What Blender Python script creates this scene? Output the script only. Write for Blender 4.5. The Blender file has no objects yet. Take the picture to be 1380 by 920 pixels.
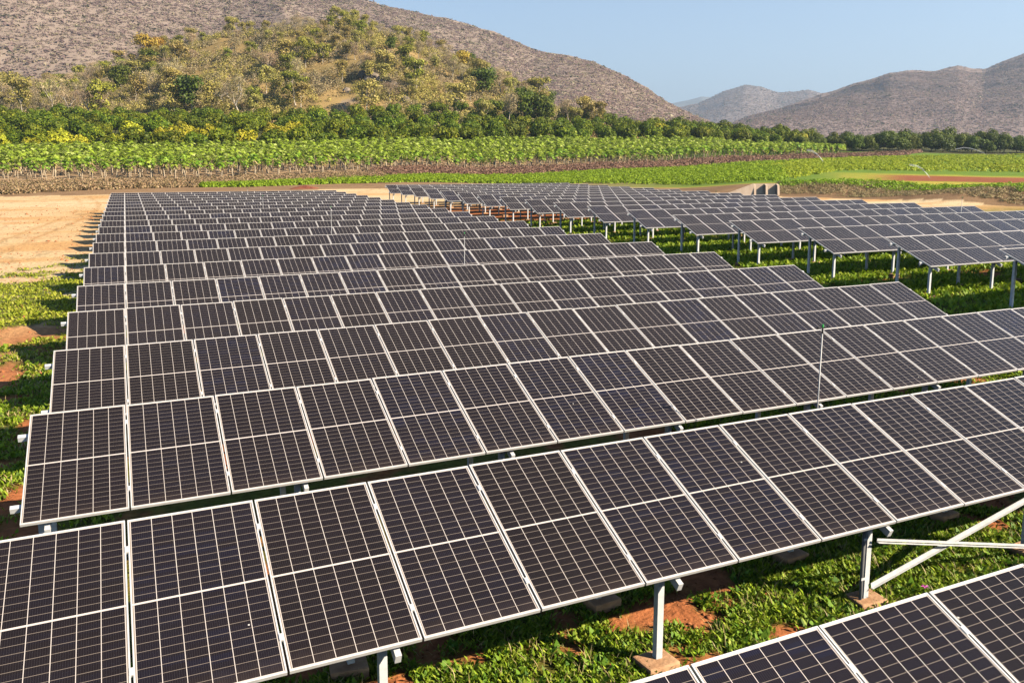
import bpy, math, random
import numpy as np
from mathutils import Matrix, Vector
random.seed(7); RNG = np.random.default_rng(11)
R = math.radians
scene = bpy.context.scene
COL = scene.collection

# ------------------------------------------------------------------ camera
CAM = np.array([0.19521, -6.42395, 4.10157])
YAW, PITCH, ROLL, F, PPX, PPY = 0.4318971, 0.1489964, 0.0007916, 1119.797, 690.0, 387.835
def cam_axes():
    f = np.array([math.sin(YAW)*math.cos(PITCH), math.cos(YAW)*math.cos(PITCH), -math.sin(PITCH)])
    r = np.array([math.cos(YAW), -math.sin(YAW), 0.]); u = np.cross(r, f)
    c, s = math.cos(ROLL), math.sin(ROLL)
    return c*r+s*u, -s*r+c*u, f
AR, AU, AF = cam_axes()
cd = bpy.data.cameras.new('camera'); cam = bpy.data.objects.new('camera', cd); COL.objects.link(cam)
cd.sensor_fit = 'HORIZONTAL'; cd.sensor_width = 36; cd.lens = F/1380*36
cd.shift_y = -(460-PPY)/1380; cd.clip_start = .1; cd.clip_end = 30000
M = Matrix.Identity(4)
for i in range(3):
    M[i][0] = AR[i]; M[i][1] = AU[i]; M[i][2] = -AF[i]; M[i][3] = CAM[i]
cam.matrix_world = M; scene.camera = cam

# ------------------------------------------------------------------ light
SUNV = Vector((1.07, -1.13, 1.0)).normalized()
SUN_EL = math.asin(SUNV.z); SUN_AZ = math.atan2(SUNV.x, SUNV.y)
w = bpy.data.worlds.new('World'); scene.world = w; w.use_nodes = True
nt = w.node_tree; bg = nt.nodes['Background']
sky = nt.nodes.new('ShaderNodeTexSky'); sky.sky_type = 'NISHITA'; sky.sun_disc = False
sky.sun_elevation = SUN_EL; sky.sun_rotation = SUN_AZ; sky.altitude = 600
sky.air_density = 1.0; sky.dust_density = 0.2; sky.ozone_density = 2.5
nt.links.new(sky.outputs[0], bg.inputs[0]); bg.inputs[1].default_value = 0.086
ld = bpy.data.lights.new('sun', 'SUN'); ld.energy = 5.0; ld.angle = R(.53); ld.color = (1, .87, .69)
sun = bpy.data.objects.new('sun', ld); COL.objects.link(sun)
sun.rotation_euler = SUNV.to_track_quat('Z', 'Y').to_euler()
scene.view_settings.view_transform = 'Standard'; scene.view_settings.look = 'None'
scene.view_settings.exposure = 1.13; scene.view_settings.gamma = 1.0
scene.view_settings.use_curve_mapping = False
scene.render.engine = 'CYCLES'
scene.cycles.max_bounces = 6; scene.cycles.diffuse_bounces = 0; scene.cycles.volume_bounces = 0; scene.cycles.transparent_max_bounces = 12

# ------------------------------------------------------------------ geometry of the place
FH = np.array([math.sin(YAW), math.cos(YAW)]); RH = np.array([math.cos(YAW), -math.sin(YAW)])
def at(u, v, s):
    d = AF + (u-PPX)/F*AR - (v-PPY)/F*AU
    k = s/(d[0]*FH[0]+d[1]*FH[1])
    return CAM + d*k
def qof(u):
    p = at(u, 205, 1.0)-CAM
    return p[0]*RH[0]+p[1]*RH[1]
def st(x, y):
    dx = x-CAM[0]; dy = y-CAM[1]
    return dx*FH[0]+dy*FH[1], dx*RH[0]+dy*RH[1]
def xy(s, t): return CAM[0]+s*FH[0]+t*RH[0], CAM[1]+s*FH[1]+t*RH[1]
def sm(a, b, x):
    t = np.clip((x-a)/(b-a), 0, 1); return t*t*(3-2*t)
def _h(i, j, k):
    n = (i*374761393 + j*668265263 + k*2147483647*0 + k*974634777) & 0xffffffff
    n = ((n ^ (n >> 13))*1274126177) & 0xffffffff
    return ((n ^ (n >> 16)) & 0xffff)/65535.
def vnoise(x, y, seed=0):
    x = np.asarray(x, float); y = np.asarray(y, float)
    xi = np.floor(x).astype(np.int64); yi = np.floor(y).astype(np.int64)
    fx = x-xi; fy = y-yi; fx = fx*fx*(3-2*fx); fy = fy*fy*(3-2*fy)
    a = _h(xi, yi, seed); b = _h(xi+1, yi, seed); c = _h(xi, yi+1, seed); d = _h(xi+1, yi+1, seed)
    return (a*(1-fx)+b*fx)*(1-fy)+(c*(1-fx)+d*fx)*fy
def fbm(x, y, o=4, seed=0):
    r = 0; a = .5; n = 0
    for i in range(o):
        r = r+a*vnoise(x*2**i+17*i, y*2**i-9*i, seed+i); n += a; a *= .5
    return r/n

TAB = {  # ground seen beyond the arrays: image column -> (distance, image height) pairs
 -500: [(105, 268), (128, 250), (140, 243), (215, 210), (300, 172), (340, 164)],
 0:    [(110, 263), (128, 250), (140, 242), (215, 207), (300, 168), (330, 162)],
 290:  [(118, 257), (132, 251), (142, 245), (155, 237), (220, 204), (300, 170), (330, 163)],
 520:  [(124, 252), (140, 247), (155, 238), (170, 230), (240, 198), (310, 170), (340, 163)],
 690:  [(122, 255), (148, 248), (174, 237), (190, 229), (265, 195), (335, 168), (370, 163)],
 900:  [(116, 257), (135, 250), (195, 228), (215, 220), (290, 194), (370, 178), (420, 176)],
 1050: [(104, 263), (112, 248), (150, 236), (200, 224), (250, 214), (320, 200), (400, 186), (450, 184)],
 1140: [(100, 266), (109, 246.5), (125, 243), (185, 227), (260, 213), (300, 209), (400, 196), (450, 192)],
 1380: [(84, 277), (92, 254), (120, 244), (145, 237), (180, 229), (215, 222), (330, 208), (420, 203), (470, 200)],
 1900: [(75, 285), (83, 262), (120, 247), (145, 238), (180, 230), (215, 222), (330, 209), (420, 205), (470, 202)],
}
SG = np.unique(np.concatenate([np.arange(60, 500, 2.), np.array([520, 560, 600, 700, 900, 1500, 4000, 12000])]))
TU = sorted(TAB); TQ = np.array([qof(u) for u in TU])
TZ = []; SF = []
for u in TU:
    l = TAB[u]; ss = [a for a, b in l]; zz = [at(u, b, a)[2] for a, b in l]
    TZ.append(np.interp(SG, ss+[ss[-1]+200], zz+[zz[-1]+2])); SF.append(ss[0])
TZ = np.array(TZ); SF = np.array(SF, float)
KN_U = [-900, -500, -200, 0, 60, 120, 180, 230, 300, 360, 430, 500, 560, 610, 660, 700, 740, 790, 840, 900]
KN_V = [156, 140, 132, 130, 126, 112, 92, 70, 54, 46, 41, 42, 56, 80, 106, 128, 148, 166, 180, 260]
KQ = np.array([qof(u) for u in KN_U]); KZ = np.array([at(u, v, 430)[2] for u, v in zip(KN_U, KN_V)])
def ground(x, y):
    x = np.asarray(x, float); y = np.asarray(y, float)
    yc = np.clip(y, -60, 140)
    zl = -1.15+.00742*yc
    zr = -.235+.00485*(yc-7.7)
    m = sm(19.9, 23.0, x)*sm(-4, 6, y)
    near = zl+(zr-zl)*m
    s, t = st(x, y); ss = np.maximum(s, 1.); q = np.clip(t/ss, TQ[0], TQ[-1])
    k = np.clip(np.searchsorted(TQ, q)-1, 0, len(TQ)-2); fq = (q-TQ[k])/(TQ[k+1]-TQ[k])
    fq = fq*fq*(3-2*fq)
    si = np.clip(np.searchsorted(SG, ss)-1, 0, len(SG)-2); fs = np.clip((ss-SG[si])/(SG[si+1]-SG[si]), 0, 1)
    a = TZ[k, si]*(1-fs)+TZ[k, si+1]*fs; b = TZ[k+1, si]*(1-fs)+TZ[k+1, si+1]*fs
    far = a*(1-fq)+b*fq
    s0 = SF[k]*(1-fq)+SF[k+1]*fq
    kz = np.interp(q, KQ, KZ)
    hill = sm(305, 445, ss)**.85*(1-sm(450, 640, ss))
    dz = np.maximum(kz-far, 0)*hill
    dz = dz*(1+.20*(fbm(x/34, y/34, 3, 5)-.5))+ np.clip(dz/12, 0, 1)*2.5*(fbm(x/9, y/9, 3, 8)-.5)
    far = far+dz
    wgt = sm(.93, 1.0, ss/s0)*(s > 20)
    z = near+(far-near)*wgt
    return z
def gz(x, y): return float(ground(np.array([x]), np.array([y]))[0])

# ------------------------------------------------------------------ helpers
def link(o, parent=None):
    COL.objects.link(o)
    if parent is not None: o.parent = parent
    return o
def tag(o, label=None, cat=None, group=None, kind=None):
    if label: o['label'] = label
    if cat: o['category'] = cat
    if group: o['group'] = group
    if kind: o['kind'] = kind
    return o
def empty(name, loc, rz=0):
    o = bpy.data.objects.new(name, None); o.location = loc; o.rotation_euler = (0, 0, rz); o.empty_display_size = .3
    return link(o)
def npmesh(name, V, Fc, mat=None, smooth=False, mats=None, midx=None):
    V = np.asarray(V, np.float32); Fc = np.asarray(Fc, np.int32)
    me = bpy.data.meshes.new(name); n = Fc.shape[1]
    me.vertices.add(len(V)); me.vertices.foreach_set('co', V.ravel())
    me.loops.add(Fc.size); me.loops.foreach_set('vertex_index', Fc.ravel())
    me.polygons.add(len(Fc)); me.polygons.foreach_set('loop_start', np.arange(0, Fc.size, n, dtype=np.int32))
    me.polygons.foreach_set('loop_total', np.full(len(Fc), n, np.int32))
    if smooth: me.polygons.foreach_set('use_smooth', np.ones(len(Fc), bool))
    if mat: me.materials.append(mat)
    me.update(calc_edges=True); me.validate()
    return me
class MB:
    def __init__(s): s.v = []; s.f = []
    def box(s, x0, x1, y0, y1, z0, z1, Mx=None):
        b = len(s.v)
        for p in [(x0,y0,z0),(x1,y0,z0),(x1,y1,z0),(x0,y1,z0),(x0,y0,z1),(x1,y0,z1),(x1,y1,z1),(x0,y1,z1)]:
            s.v.append(tuple(Mx @ Vector(p)) if Mx is not None else p)
        for q in [(0,3,2,1),(4,5,6,7),(0,1,5,4),(1,2,6,5),(2,3,7,6),(3,0,4,7)]: s.f.append(tuple(b+i for i in q))
        return s
    def prism(s, poly, z0, z1, Mx=None):
        b = len(s.v); n = len(poly)
        for z in (z0, z1):
            for p in poly:
                q = Vector((p[0], p[1], z)); s.v.append(tuple(Mx @ q) if Mx is not None else tuple(q))
        s.f.append(tuple(b+i for i in reversed(range(n)))); s.f.append(tuple(b+n+i for i in range(n)))
        for i in range(n): j = (i+1) % n; s.f.append((b+i, b+j, b+n+j, b+n+i))
        return s
    def tube(s, pts, rad, n=6, cap=True):
        pts = [Vector(p) for p in pts]; rr = rad if isinstance(rad, (list, tuple)) else [rad]*len(pts)
        b = len(s.v)
        for i, p in enumerate(pts):
            d = (pts[min(i+1, len(pts)-1)]-pts[max(i-1, 0)]).normalized()
            a = d.orthogonal().normalized() if abs(d.z) < .9 else Vector((1, 0, 0)); a = (a-d*a.dot(d)).normalized(); c = d.cross(a)
            for k in range(n):
                t = 2*math.pi*k/n; s.v.append(tuple(p+(a*math.cos(t)+c*math.sin(t))*rr[i]))
        for i in range(len(pts)-1):
            for k in range(n):
                j = (k+1) % n; s.f.append((b+i*n+k, b+i*n+j, b+(i+1)*n+j, b+(i+1)*n+k))
        if cap:
            s.f.append(tuple(b+k for k in reversed(range(n)))); e = b+(len(pts)-1)*n; s.f.append(tuple(e+k for k in range(n)))
        return s
    def bar(s, p0, p1, wy, wz):
        p0 = Vector(p0); p1 = Vector(p1); d = p1-p0; q = d.to_track_quat('X', 'Z').to_matrix().to_4x4()
        return s.box(0, d.length, -wy/2, wy/2, -wz/2, wz/2, Matrix.Translation(p0) @ q)
    def mesh(s, name, mat, smooth=False):
        me = bpy.data.meshes.new(name); me.from_pydata(s.v, [], s.f); me.materials.append(mat)
        if smooth:
            for p in me.polygons: p.use_smooth = True
        me.update(); return me
def obj(name, me, parent=None, loc=(0, 0, 0), rot=(0, 0, 0), scale=None):
    o = bpy.data.objects.new(name, me); o.location = loc; o.rotation_euler = rot
    if scale is not None: o.scale = scale
    return link(o, parent)

# ------------------------------------------------------------------ materials
def newmat(name):
    m = bpy.data.materials.new(name); m.use_nodes = True
    return m, m.node_tree, m.node_tree.nodes['Principled BSDF']
def N(nt, t, **kw):
    n = nt.nodes.new(t)
    for k, v in kw.items(): setattr(n, k, v)
    return n
def ramp(nt, fac, stops):
    r = N(nt, 'ShaderNodeValToRGB'); cr = r.color_ramp
    while len(cr.elements) < len(stops): cr.elements.new(.5)
    for e, (p, c) in zip(cr.elements, stops): e.position = p; e.color = (*c, 1)
    nt.links.new(fac, r.inputs[0]); return r.outputs[0]
def math_(nt, op, a, b=None, c=None):
    n = N(nt, 'ShaderNodeMath', operation=op)
    for i, x in enumerate((a, b, c)):
        if x is None: continue
        if isinstance(x, (int, float)): n.inputs[i].default_value = x
        else: nt.links.new(x, n.inputs[i])
    return n.outputs[0]
def surf(name, c0, c1, scale=3., rough=.8, bump=.0, bscale=None, metal=0., detail=5., spec=.3, coord='Object'):
    m, nt, b = newmat(name)
    tc = N(nt, 'ShaderNodeTexCoord'); no = N(nt, 'ShaderNodeTexNoise'); no.inputs['Scale'].default_value = scale; no.inputs['Detail'].default_value = detail
    nt.links.new(tc.outputs[coord], no.inputs['Vector'])
    c = ramp(nt, no.outputs[0], [(.3, c0), (.7, c1)]); nt.links.new(c, b.inputs['Base Color'])
    b.inputs['Roughness'].default_value = rough; b.inputs['Metallic'].default_value = metal; b.inputs['Specular IOR Level'].default_value = spec
    if bump:
        n2 = N(nt, 'ShaderNodeTexNoise'); n2.inputs['Scale'].default_value = bscale or scale*4; n2.inputs['Detail'].default_value = 4
        nt.links.new(tc.outputs[coord], n2.inputs['Vector'])
        bp = N(nt, 'ShaderNodeBump'); bp.inputs['Distance'].default_value = bump; nt.links.new(n2.outputs[0], bp.inputs['Height']); nt.links.new(bp.outputs[0], b.inputs['Normal'])
    return m
def leafmat(name, cols, trans=.35, objvar=.3, rough=.55):
    """colour picked per leaf (mesh island), shifted per plant"""
    m, nt, b = newmat(name)
    ge = N(nt, 'ShaderNodeNewGeometry'); oi = N(nt, 'ShaderNodeObjectInfo')
    n = len(cols); c = ramp(nt, ge.outputs['Random Per Island'], [((i+.5)/n, x) for i, x in enumerate(cols)])
    hs = N(nt, 'ShaderNodeHueSaturation')
    nt.links.new(c, hs.inputs['Color'])
    nt.links.new(math_(nt, 'MULTIPLY_ADD', oi.outputs['Random'], 2*objvar, 1-objvar), hs.inputs['Value'])
    nt.links.new(math_(nt, 'MULTIPLY_ADD', math_(nt, 'FRACT', math_(nt, 'MULTIPLY', oi.outputs['Random'], 7.3)), .04, .48), hs.inputs['Hue'])
    nt.links.new(hs.outputs[0], b.inputs['Base Color']); b.inputs['Roughness'].default_value = rough; b.inputs['Specular IOR Level'].default_value = .25
    tr = N(nt, 'ShaderNodeBsdfTranslucent'); nt.links.new(hs.outputs[0], tr.inputs[0])
    mx = N(nt, 'ShaderNodeMixShader'); mx.inputs[0].default_value = trans
    nt.links.new(b.outputs[0], mx.inputs[1]); nt.links.new(tr.outputs[0], mx.inputs[2])
    nt.links.new(mx.outputs[0], nt.nodes['Material Output'].inputs[0])
    return m

MW, ML, GAP, NMOD = 1.134, 1.984, .020, 18
PIT = MW+GAP; TILT = .40209; LIP = .013
def panel_material():
    m, nt, b = newmat('solar_cells'); L = nt.links
    tc = N(nt, 'ShaderNodeTexCoord'); sp = N(nt, 'ShaderNodeSeparateXYZ'); L.new(tc.outputs['Object'], sp.inputs[0])
    x, y = sp.outputs[0], sp.outputs[1]
    mx0 = .025; cw = (MW-2*mx0)/6
    xs = math_(nt, 'DIVIDE', math_(nt, 'SUBTRACT', x, mx0), cw)
    my0 = .025; mid = .008; rh = (ML/2-my0-mid)/12
    yd = math_(nt, 'ABSOLUTE', math_(nt, 'SUBTRACT', y, ML/2))
    ys = math_(nt, 'DIVIDE', math_(nt, 'SUBTRACT', yd, mid), rh)
    def inside(v, lo, hi): return math_(nt, 'MULTIPLY', math_(nt, 'GREATER_THAN', v, lo), math_(nt, 'LESS_THAN', v, hi))
    gx = .0056/cw/2; gy = .0035/rh/2
    fx = math_(nt, 'FRACT', xs); fy = math_(nt, 'FRACT', ys)
    cell = math_(nt, 'MULTIPLY', inside(fx, gx, 1-gx), inside(fy, gy, 1-gy))
    cell = math_(nt, 'MULTIPLY', cell, math_(nt, 'MULTIPLY', inside(xs, 0, 6), inside(ys, 0, 12)))
    # per module and per cell tone
    oi = N(nt, 'ShaderNodeObjectInfo'); rnd = oi.outputs['Random']
    cx = math_(nt, 'ADD', math_(nt, 'FLOOR', xs), math_(nt, 'MULTIPLY', rnd, 91.)); cy = math_(nt, 'FLOOR', math_(nt, 'DIVIDE', math_(nt, 'SUBTRACT', y, .0), rh))
    cb = N(nt, 'ShaderNodeCombineXYZ'); L.new(cx, cb.inputs[0]); L.new(cy, cb.inputs[1])
    wn = N(nt, 'ShaderNodeTexWhiteNoise', noise_dimensions='2D'); L.new(cb.outputs[0], wn.inputs['Vector'])
    tint = math_(nt, 'ADD', math_(nt, 'MULTIPLY', wn.outputs['Value'], .35), math_(nt, 'MULTIPLY', rnd, .65))
    cc = ramp(nt, tint, [(.08, (.0098, .0074, .0078)), (.5, (.0105, .0080, .0098)), (.78, (.0098, .0082, .0125)), (.97, (.0088, .0095, .022))])
    # bus bars
    bb = math_(nt, 'FRACT', math_(nt, 'MULTIPLY', fx, 10.)); bbm = math_(nt, 'GREATER_THAN', bb, .90)
    mixb = N(nt, 'ShaderNodeMix', data_type='RGBA'); L.new(math_(nt, 'MULTIPLY', bbm, .12), mixb.inputs['Factor']); L.new(cc, mixb.inputs['A']); mixb.inputs['B'].default_value = (.22, .2, .19, 1)
    # dust
    no = N(nt, 'ShaderNodeTexNoise'); no.inputs['Scale'].default_value = 1.3; no.inputs['Detail'].default_value = 6
    ad = N(nt, 'ShaderNodeVectorMath', operation='ADD'); L.new(tc.outputs['Object'], ad.inputs[0]); L.new(oi.outputs['Location'], ad.inputs[1]); L.new(ad.outputs[0], no.inputs['Vector'])
    edge = N(nt, 'ShaderNodeMapRange'); edge.inputs['From Min'].default_value = .20; edge.inputs['From Max'].default_value = .01; edge.inputs['To Max'].default_value = .07; L.new(y, edge.inputs[0])
    stn = N(nt, 'ShaderNodeTexNoise'); stn.inputs['Scale'].default_value = 9; stm = N(nt, 'ShaderNodeMapping'); stm.inputs['Scale'].default_value = (1, .12, 1); L.new(ad.outputs[0], stm.inputs[0]); L.new(stm.outputs[0], stn.inputs['Vector'])
    dust = math_(nt, 'ADD', math_(nt, 'MULTIPLY', no.outputs[0], .012), math_(nt, 'MULTIPLY', edge.outputs[0], stn.outputs[0]))
    mixd = N(nt, 'ShaderNodeMix', data_type='RGBA'); L.new(dust, mixd.inputs['Factor']); L.new(mixb.outputs['Result'], mixd.inputs['A']); mixd.inputs['B'].default_value = (.42, .30, .22, 1)
    # bird lime and dust specks
    vo = N(nt, 'ShaderNodeTexVoronoi'); vo.inputs['Scale'].default_value = 2.1; L.new(ad.outputs[0], vo.inputs['Vector'])
    spk = math_(nt, 'LESS_THAN', vo.outputs['Distance'], .020)
    mixs = N(nt, 'ShaderNodeMix', data_type='RGBA'); L.new(spk, mixs.inputs['Factor']); L.new(mixd.outputs['Result'], mixs.inputs['A']); mixs.inputs['B'].default_value = (.5, .48, .44, 1)
    # lines: wide column gaps brighter than the row gaps
    ln = N(nt, 'ShaderNodeMix', data_type='RGBA'); L.new(cell, ln.inputs['Factor'])
    lc = N(nt, 'ShaderNodeMix', data_type='RGBA'); lc.inputs['A'].default_value = (.56, .50, .45, 1); lc.inputs['B'].default_value = (.25, .205, .165, 1)
    L.new(math_(nt, 'MULTIPLY', inside(fx, gx, 1-gx), inside(ys, .02, 11.98)), lc.inputs['Factor']); L.new(lc.outputs['Result'], ln.inputs['A'])
    ln.inputs['A'].default_value = (.56, .50, .45, 1); L.new(mixs.outputs['Result'], ln.inputs['B'])
    L.new(ln.outputs['Result'], b.inputs['Base Color'])
    L.new(math_(nt, 'MULTIPLY_ADD', no.outputs[0], .12, .16), b.inputs['Roughness'])
    b.inputs['IOR'].default_value = 1.33; b.inputs['Specular IOR Level'].default_value = .28
    return m
m_cells = panel_material()
m_frame = surf('anodised_frame', (.62, .60, .57), (.74, .72, .69), 6, rough=.42, metal=.25, spec=.5)
m_galv = surf('galvanised_steel', (.50, .51, .51), (.68, .68, .67), 14, rough=.5, metal=.05, spec=.5)
m_back = surf('white_backsheet', (.5, .5, .5), (.55, .55, .55), 3, rough=.6)
m_conc = surf('pink_concrete', (.38, .20, .10), (.56, .34, .19), 5, rough=.9, bump=.012, bscale=22)
m_conc2 = surf('pale_concrete', (.56, .40, .27), (.68, .52, .38), 1.2, rough=.9, bump=.02, bscale=6)
m_pvc = surf('grey_pipe', (.10, .10, .10), (.16, .16, .16), 8, rough=.5)
m_black = surf('black_plastic', (.012, .012, .012), (.02, .02, .02), 8, rough=.5)
m_greenp = surf('green_plastic', (.03, .30, .06), (.04, .38, .08), 8, rough=.4)
m_pole = surf('pale_pole', (.32, .32, .31), (.46, .45, .43), 8, rough=.5, metal=.2)
m_redp = surf('red_paint', (.55, .16, .08), (.62, .22, .12), 3, rough=.6)
m_petal = surf('pink_petal', (.55, .06, .38), (.65, .1, .45), 20, rough=.6)

# ------------------------------------------------------------------ ground sheet
ang = np.concatenate([np.linspace(-180, -52, 40)[:-1], np.arange(-52, -36, .5), np.arange(-36, 36, .105), np.arange(36, 52, .5), np.linspace(52, 180, 40)])
rad = [0.4]
while rad[-1] < 9500:
    r0 = rad[-1]
    k = .016 if r0 < 30 else (.0105 if r0 < 480 else .06)
    rad.append(r0*(1+k)+ (.03 if r0 < 8 else 0))
rad = np.array(rad); A, RD = np.meshgrid(np.radians(ang), rad, indexing='ij')
sx = RD*np.cos(A); tx = RD*np.sin(A); GX, GY = xy(sx, tx)
GZ = ground(GX, GY)
micro = .07*(fbm(GX/1.1, GY/1.1, 4, 3)-.5)+.05*(fbm(GX/.22, GY/.22, 2, 4)-.5)
GZ = GZ+micro*(1-sm(60, 120, RD))+.5*(fbm(GX/5, GY/5, 3, 6)-.5)*sm(120, 260, RD)
na, nr = GX.shape
idx = np.arange(na*nr).reshape(na, nr)
a_, b_, c_, d_ = idx[:-1, :-1].ravel(), idx[1:, :-1].ravel(), idx[1:, 1:].ravel(), idx[:-1, 1:].ravel()
# soil and plant cover colours
SS, TT = st(GX, GY); QQ = np.clip(TT/np.maximum(SS, 1), -2, 2)
def uvof(x, y, z):
    dx, dy, dz = x-CAM[0], y-CAM[1], z-CAM[2]
    dep = np.maximum(dx*AF[0]+dy*AF[1]+dz*AF[2], .1)
    return PPX+F*(dx*AR[0]+dy*AR[1]+dz*AR[2])/dep, PPY-F*(dx*AU[0]+dy*AU[1]+dz*AU[2])/dep
def veg_cover(x, y):
    """how much of the ground is green weeds, 0..1"""
    n = .55*fbm(x/1.5, y/1.5, 4, 21)+.45*fbm(x/.55, y/.55, 3, 23); n2 = fbm(x/5, y/5, 3, 22)
    th = .47+0*x
    left = x < -1.0
    edge = -4.6-1.1*np.sin(y/6.)-(fbm(x/3, y/3, 3, 31)-.5)*3
    wl = sm(0, 1.2, x-(edge-3.5))*(1-sm(34, 46, y+2.5*(n2-.5)*4+ (x+3)*-2.0))   # weeds along the left end, thinning away with distance
    wl = np.where(y < 4, 1, wl)
    base = np.where(left, wl, 1.0)
    far = 1-sm(46, 62, y)                         # the far rows stand on bare soil
    rgt = x > 20
    base = base*np.where(rgt, 1-sm(38, 52, y), far)
    th = np.where(rgt, .36, np.where(left, .475, .447))
    return np.clip(sm(th-.03, th+.05, .65*n+.35*n2)*base, 0, 1)
VC = veg_cover(GX, GY)
n1 = fbm(GX/2.3, GY/2.3, 5, 41); n2 = fbm(GX/.5, GY/.5, 3, 42); n3 = fbm(GX/14, GY/14, 3, 43)
def mixc(a, b, f): f = f[..., None]; return a*(1-f)+b*f
C = np.array
red = C([.30, .095, .035]); red2 = C([.46, .17, .065]); sand = C([.58, .39, .19]); sand2 = C([.70, .53, .31]); ochre = C([.56, .31, .12])
green = C([.085, .14, .018]); dgreen = C([.05, .09, .015]); grass = C([.42, .28, .11]); grass2 = C([.26, .19, .075]); rock = C([.30, .24, .18])
col = mixc(red[None, None], red2[None, None], np.clip(n1*1.6-.3, 0, 1))
sandm = np.where(GX < -1.0, sm(14, 30, GY-(GX+3)*1.6+4*(n1-.5)), 0)
sandm = np.maximum(sandm, sm(60, 74, GY)*1.0)
sandm = np.maximum(sandm, sm(44.0, 46.0, GX))
sandc = mixc(sand[None, None], sand2[None, None], np.clip(n3*1.5-.25+.3*(n1-.5), 0, 1))
strk = sm(.52, .66, fbm(GX/11+GY/40, GY/3.0, 4, 44)); sandc = mixc(sandc, ochre[None, None], strk*.8)
rut = GX+6.5+2.2*np.sin(GY/19.)+.3*(n1-.5); rutm = np.maximum(np.exp(-(rut/.22)**2), np.exp(-((rut-1.7)/.22)**2))*sm(22, 30, GY)*sm(.40, .5, n1)
sandc = mixc(sandc, ochre[None, None]*.8, rutm*.6); sandc = mixc(sandc, red2[None, None], sm(.60, .70, n2*.5+n1*.5)*.35)
mound = np.exp(-((GX+8.5-.15*(GY-32))/3.2)**2-((GY-33)/1.0)**2); sandc = mixc(sandc, red2[None, None]*.9, np.clip(mound*1.3, 0, 1))
crk = np.abs(fbm(GX/4+3, GY/9, 4, 45)-.5); sandc = mixc(sandc, sandc*.62, (1-sm(.004, .012, crk))*sm(30, 40, GY)*.7)
col = mixc(col, sandc, sandm)
col = mixc(col, green[None, None], VC*.8)
# beyond the arrays
s_ = SS; q_ = np.clip(QQ, TQ[0], TQ[-1]); S0 = np.interp(q_, TQ, SF)
UU, VV = uvof(GX, GY, GZ)
far = s_ > S0*.97
leafy = mixc(green[None, None]*1.5, C([.16, .24, .03])[None, None], np.clip(n1*1.8-.4, 0, 1))
yel = mixc(C([.30, .33, .035])[None, None]+0*col, C([.50, .36, .07])[None, None], np.clip(n1*2-.6, 0, 1))
redf = mixc(C([.24, .075, .035])[None, None]+0*col, C([.34, .13, .06])[None, None], n1)
brown = mixc(C([.16, .095, .05])[None, None]+0*col, C([.30, .19, .10])[None, None], n1)
# right-hand fields, in strips running with the bank
rows_ = (s_-S0)
fc = brown.copy()
onr = sm(690, 1000, UU)
t1 = np.interp(UU, [900, 1050, 1140, 1380, 1900], [8, 9, 10, 9, 9]); 
k_y = sm(0, 2, rows_-t1); fc = mixc(fc, yel, k_y)
r1 = sm(1150, 1230, UU)*sm(24, 28, rows_+2*(n1-.5))*(1-sm(48, 54, rows_)); fc = mixc(fc, redf, r1)
lf = sm(52, 62, rows_+12*(n1-.5)); lf = np.maximum(lf, (1-sm(1080, 1190, UU))*sm(9, 14, rows_)); fc = mixc(fc, leafy, lf)
r2 = sm(1325, 1345, UU)*sm(98, 104, rows_)*(1-sm(122, 130, rows_)); fc = mixc(fc, redf, r2)
# left: dry berm, sandy floor under the papayas
pap = mixc(C([.36, .24, .13])[None, None]+0*col, C([.50, .34, .19])[None, None], n1)
fl = mixc(brown*1.2, pap, sm(20, 26, rows_))
fc = mixc(fl, fc, onr)
orch = mixc(C([.05, .07, .02])[None, None]+0*col, C([.14, .12, .05])[None, None], n1)
fc = mixc(fc, orch, sm(85, 110, rows_)*(1-onr)+onr*sm(225, 240, rows_))
kn = mixc(grass[None, None]+0*col, grass2[None, None], np.clip(fbm(GX/9, GY/9, 4, 51)*2-.5, 0, 1))
kn = mixc(kn, C([.15, .12, .045])[None, None], sm(.55, .65, fbm(GX/17, GY/17, 3, 52))*.7)
kn = mixc(kn, rock[None, None], sm(.64, .7, fbm(GX/6, GY/6, 4, 53))*.8)
fc = mixc(fc, kn, sm(292, 312, s_)*(1-sm(1000, 1100, UU)))
col = np.where(far[..., None], fc, col)
V = np.stack([GX.ravel(), GY.ravel(), GZ.ravel()], 1)
m_ground, nt, b = newmat('soil')
vc = N(nt, 'ShaderNodeVertexColor'); vc.layer_name = 'soil_colour'
tc = N(nt, 'ShaderNodeTexCoord')
no = N(nt, 'ShaderNodeTexNoise'); no.inputs['Scale'].default_value = 7; no.inputs['Detail'].default_value = 8; nt.links.new(tc.outputs['Object'], no.inputs['Vector'])
mp = N(nt, 'ShaderNodeMapRange'); mp.inputs['From Min'].default_value = .3; mp.inputs['From Max'].default_value = .7; mp.inputs['To Min'].default_value = .62; mp.inputs['To Max'].default_value = 1.25
nt.links.new(no.outputs[0], mp.inputs[0])
vm = N(nt, 'ShaderNodeVectorMath', operation='SCALE'); nt.links.new(vc.outputs[0], vm.inputs[0]); nt.links.new(mp.outputs[0], vm.inputs['Scale'])
nt.links.new(vm.outputs[0], b.inputs['Base Color']); b.inputs['Roughness'].default_value = .95; b.inputs['Specular IOR Level'].default_value = .1
n2_ = N(nt, 'ShaderNodeTexNoise'); n2_.inputs['Scale'].default_value = 16; n2_.inputs['Detail'].default_value = 6; nt.links.new(tc.outputs['Object'], n2_.inputs['Vector'])
bp = N(nt, 'ShaderNodeBump'); bp.inputs['Distance'].default_value = .04; bp.inputs['Strength'].default_value = .8; nt.links.new(n2_.outputs[0], bp.inputs['Height']); nt.links.new(bp.outputs[0], b.inputs['Normal'])
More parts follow.
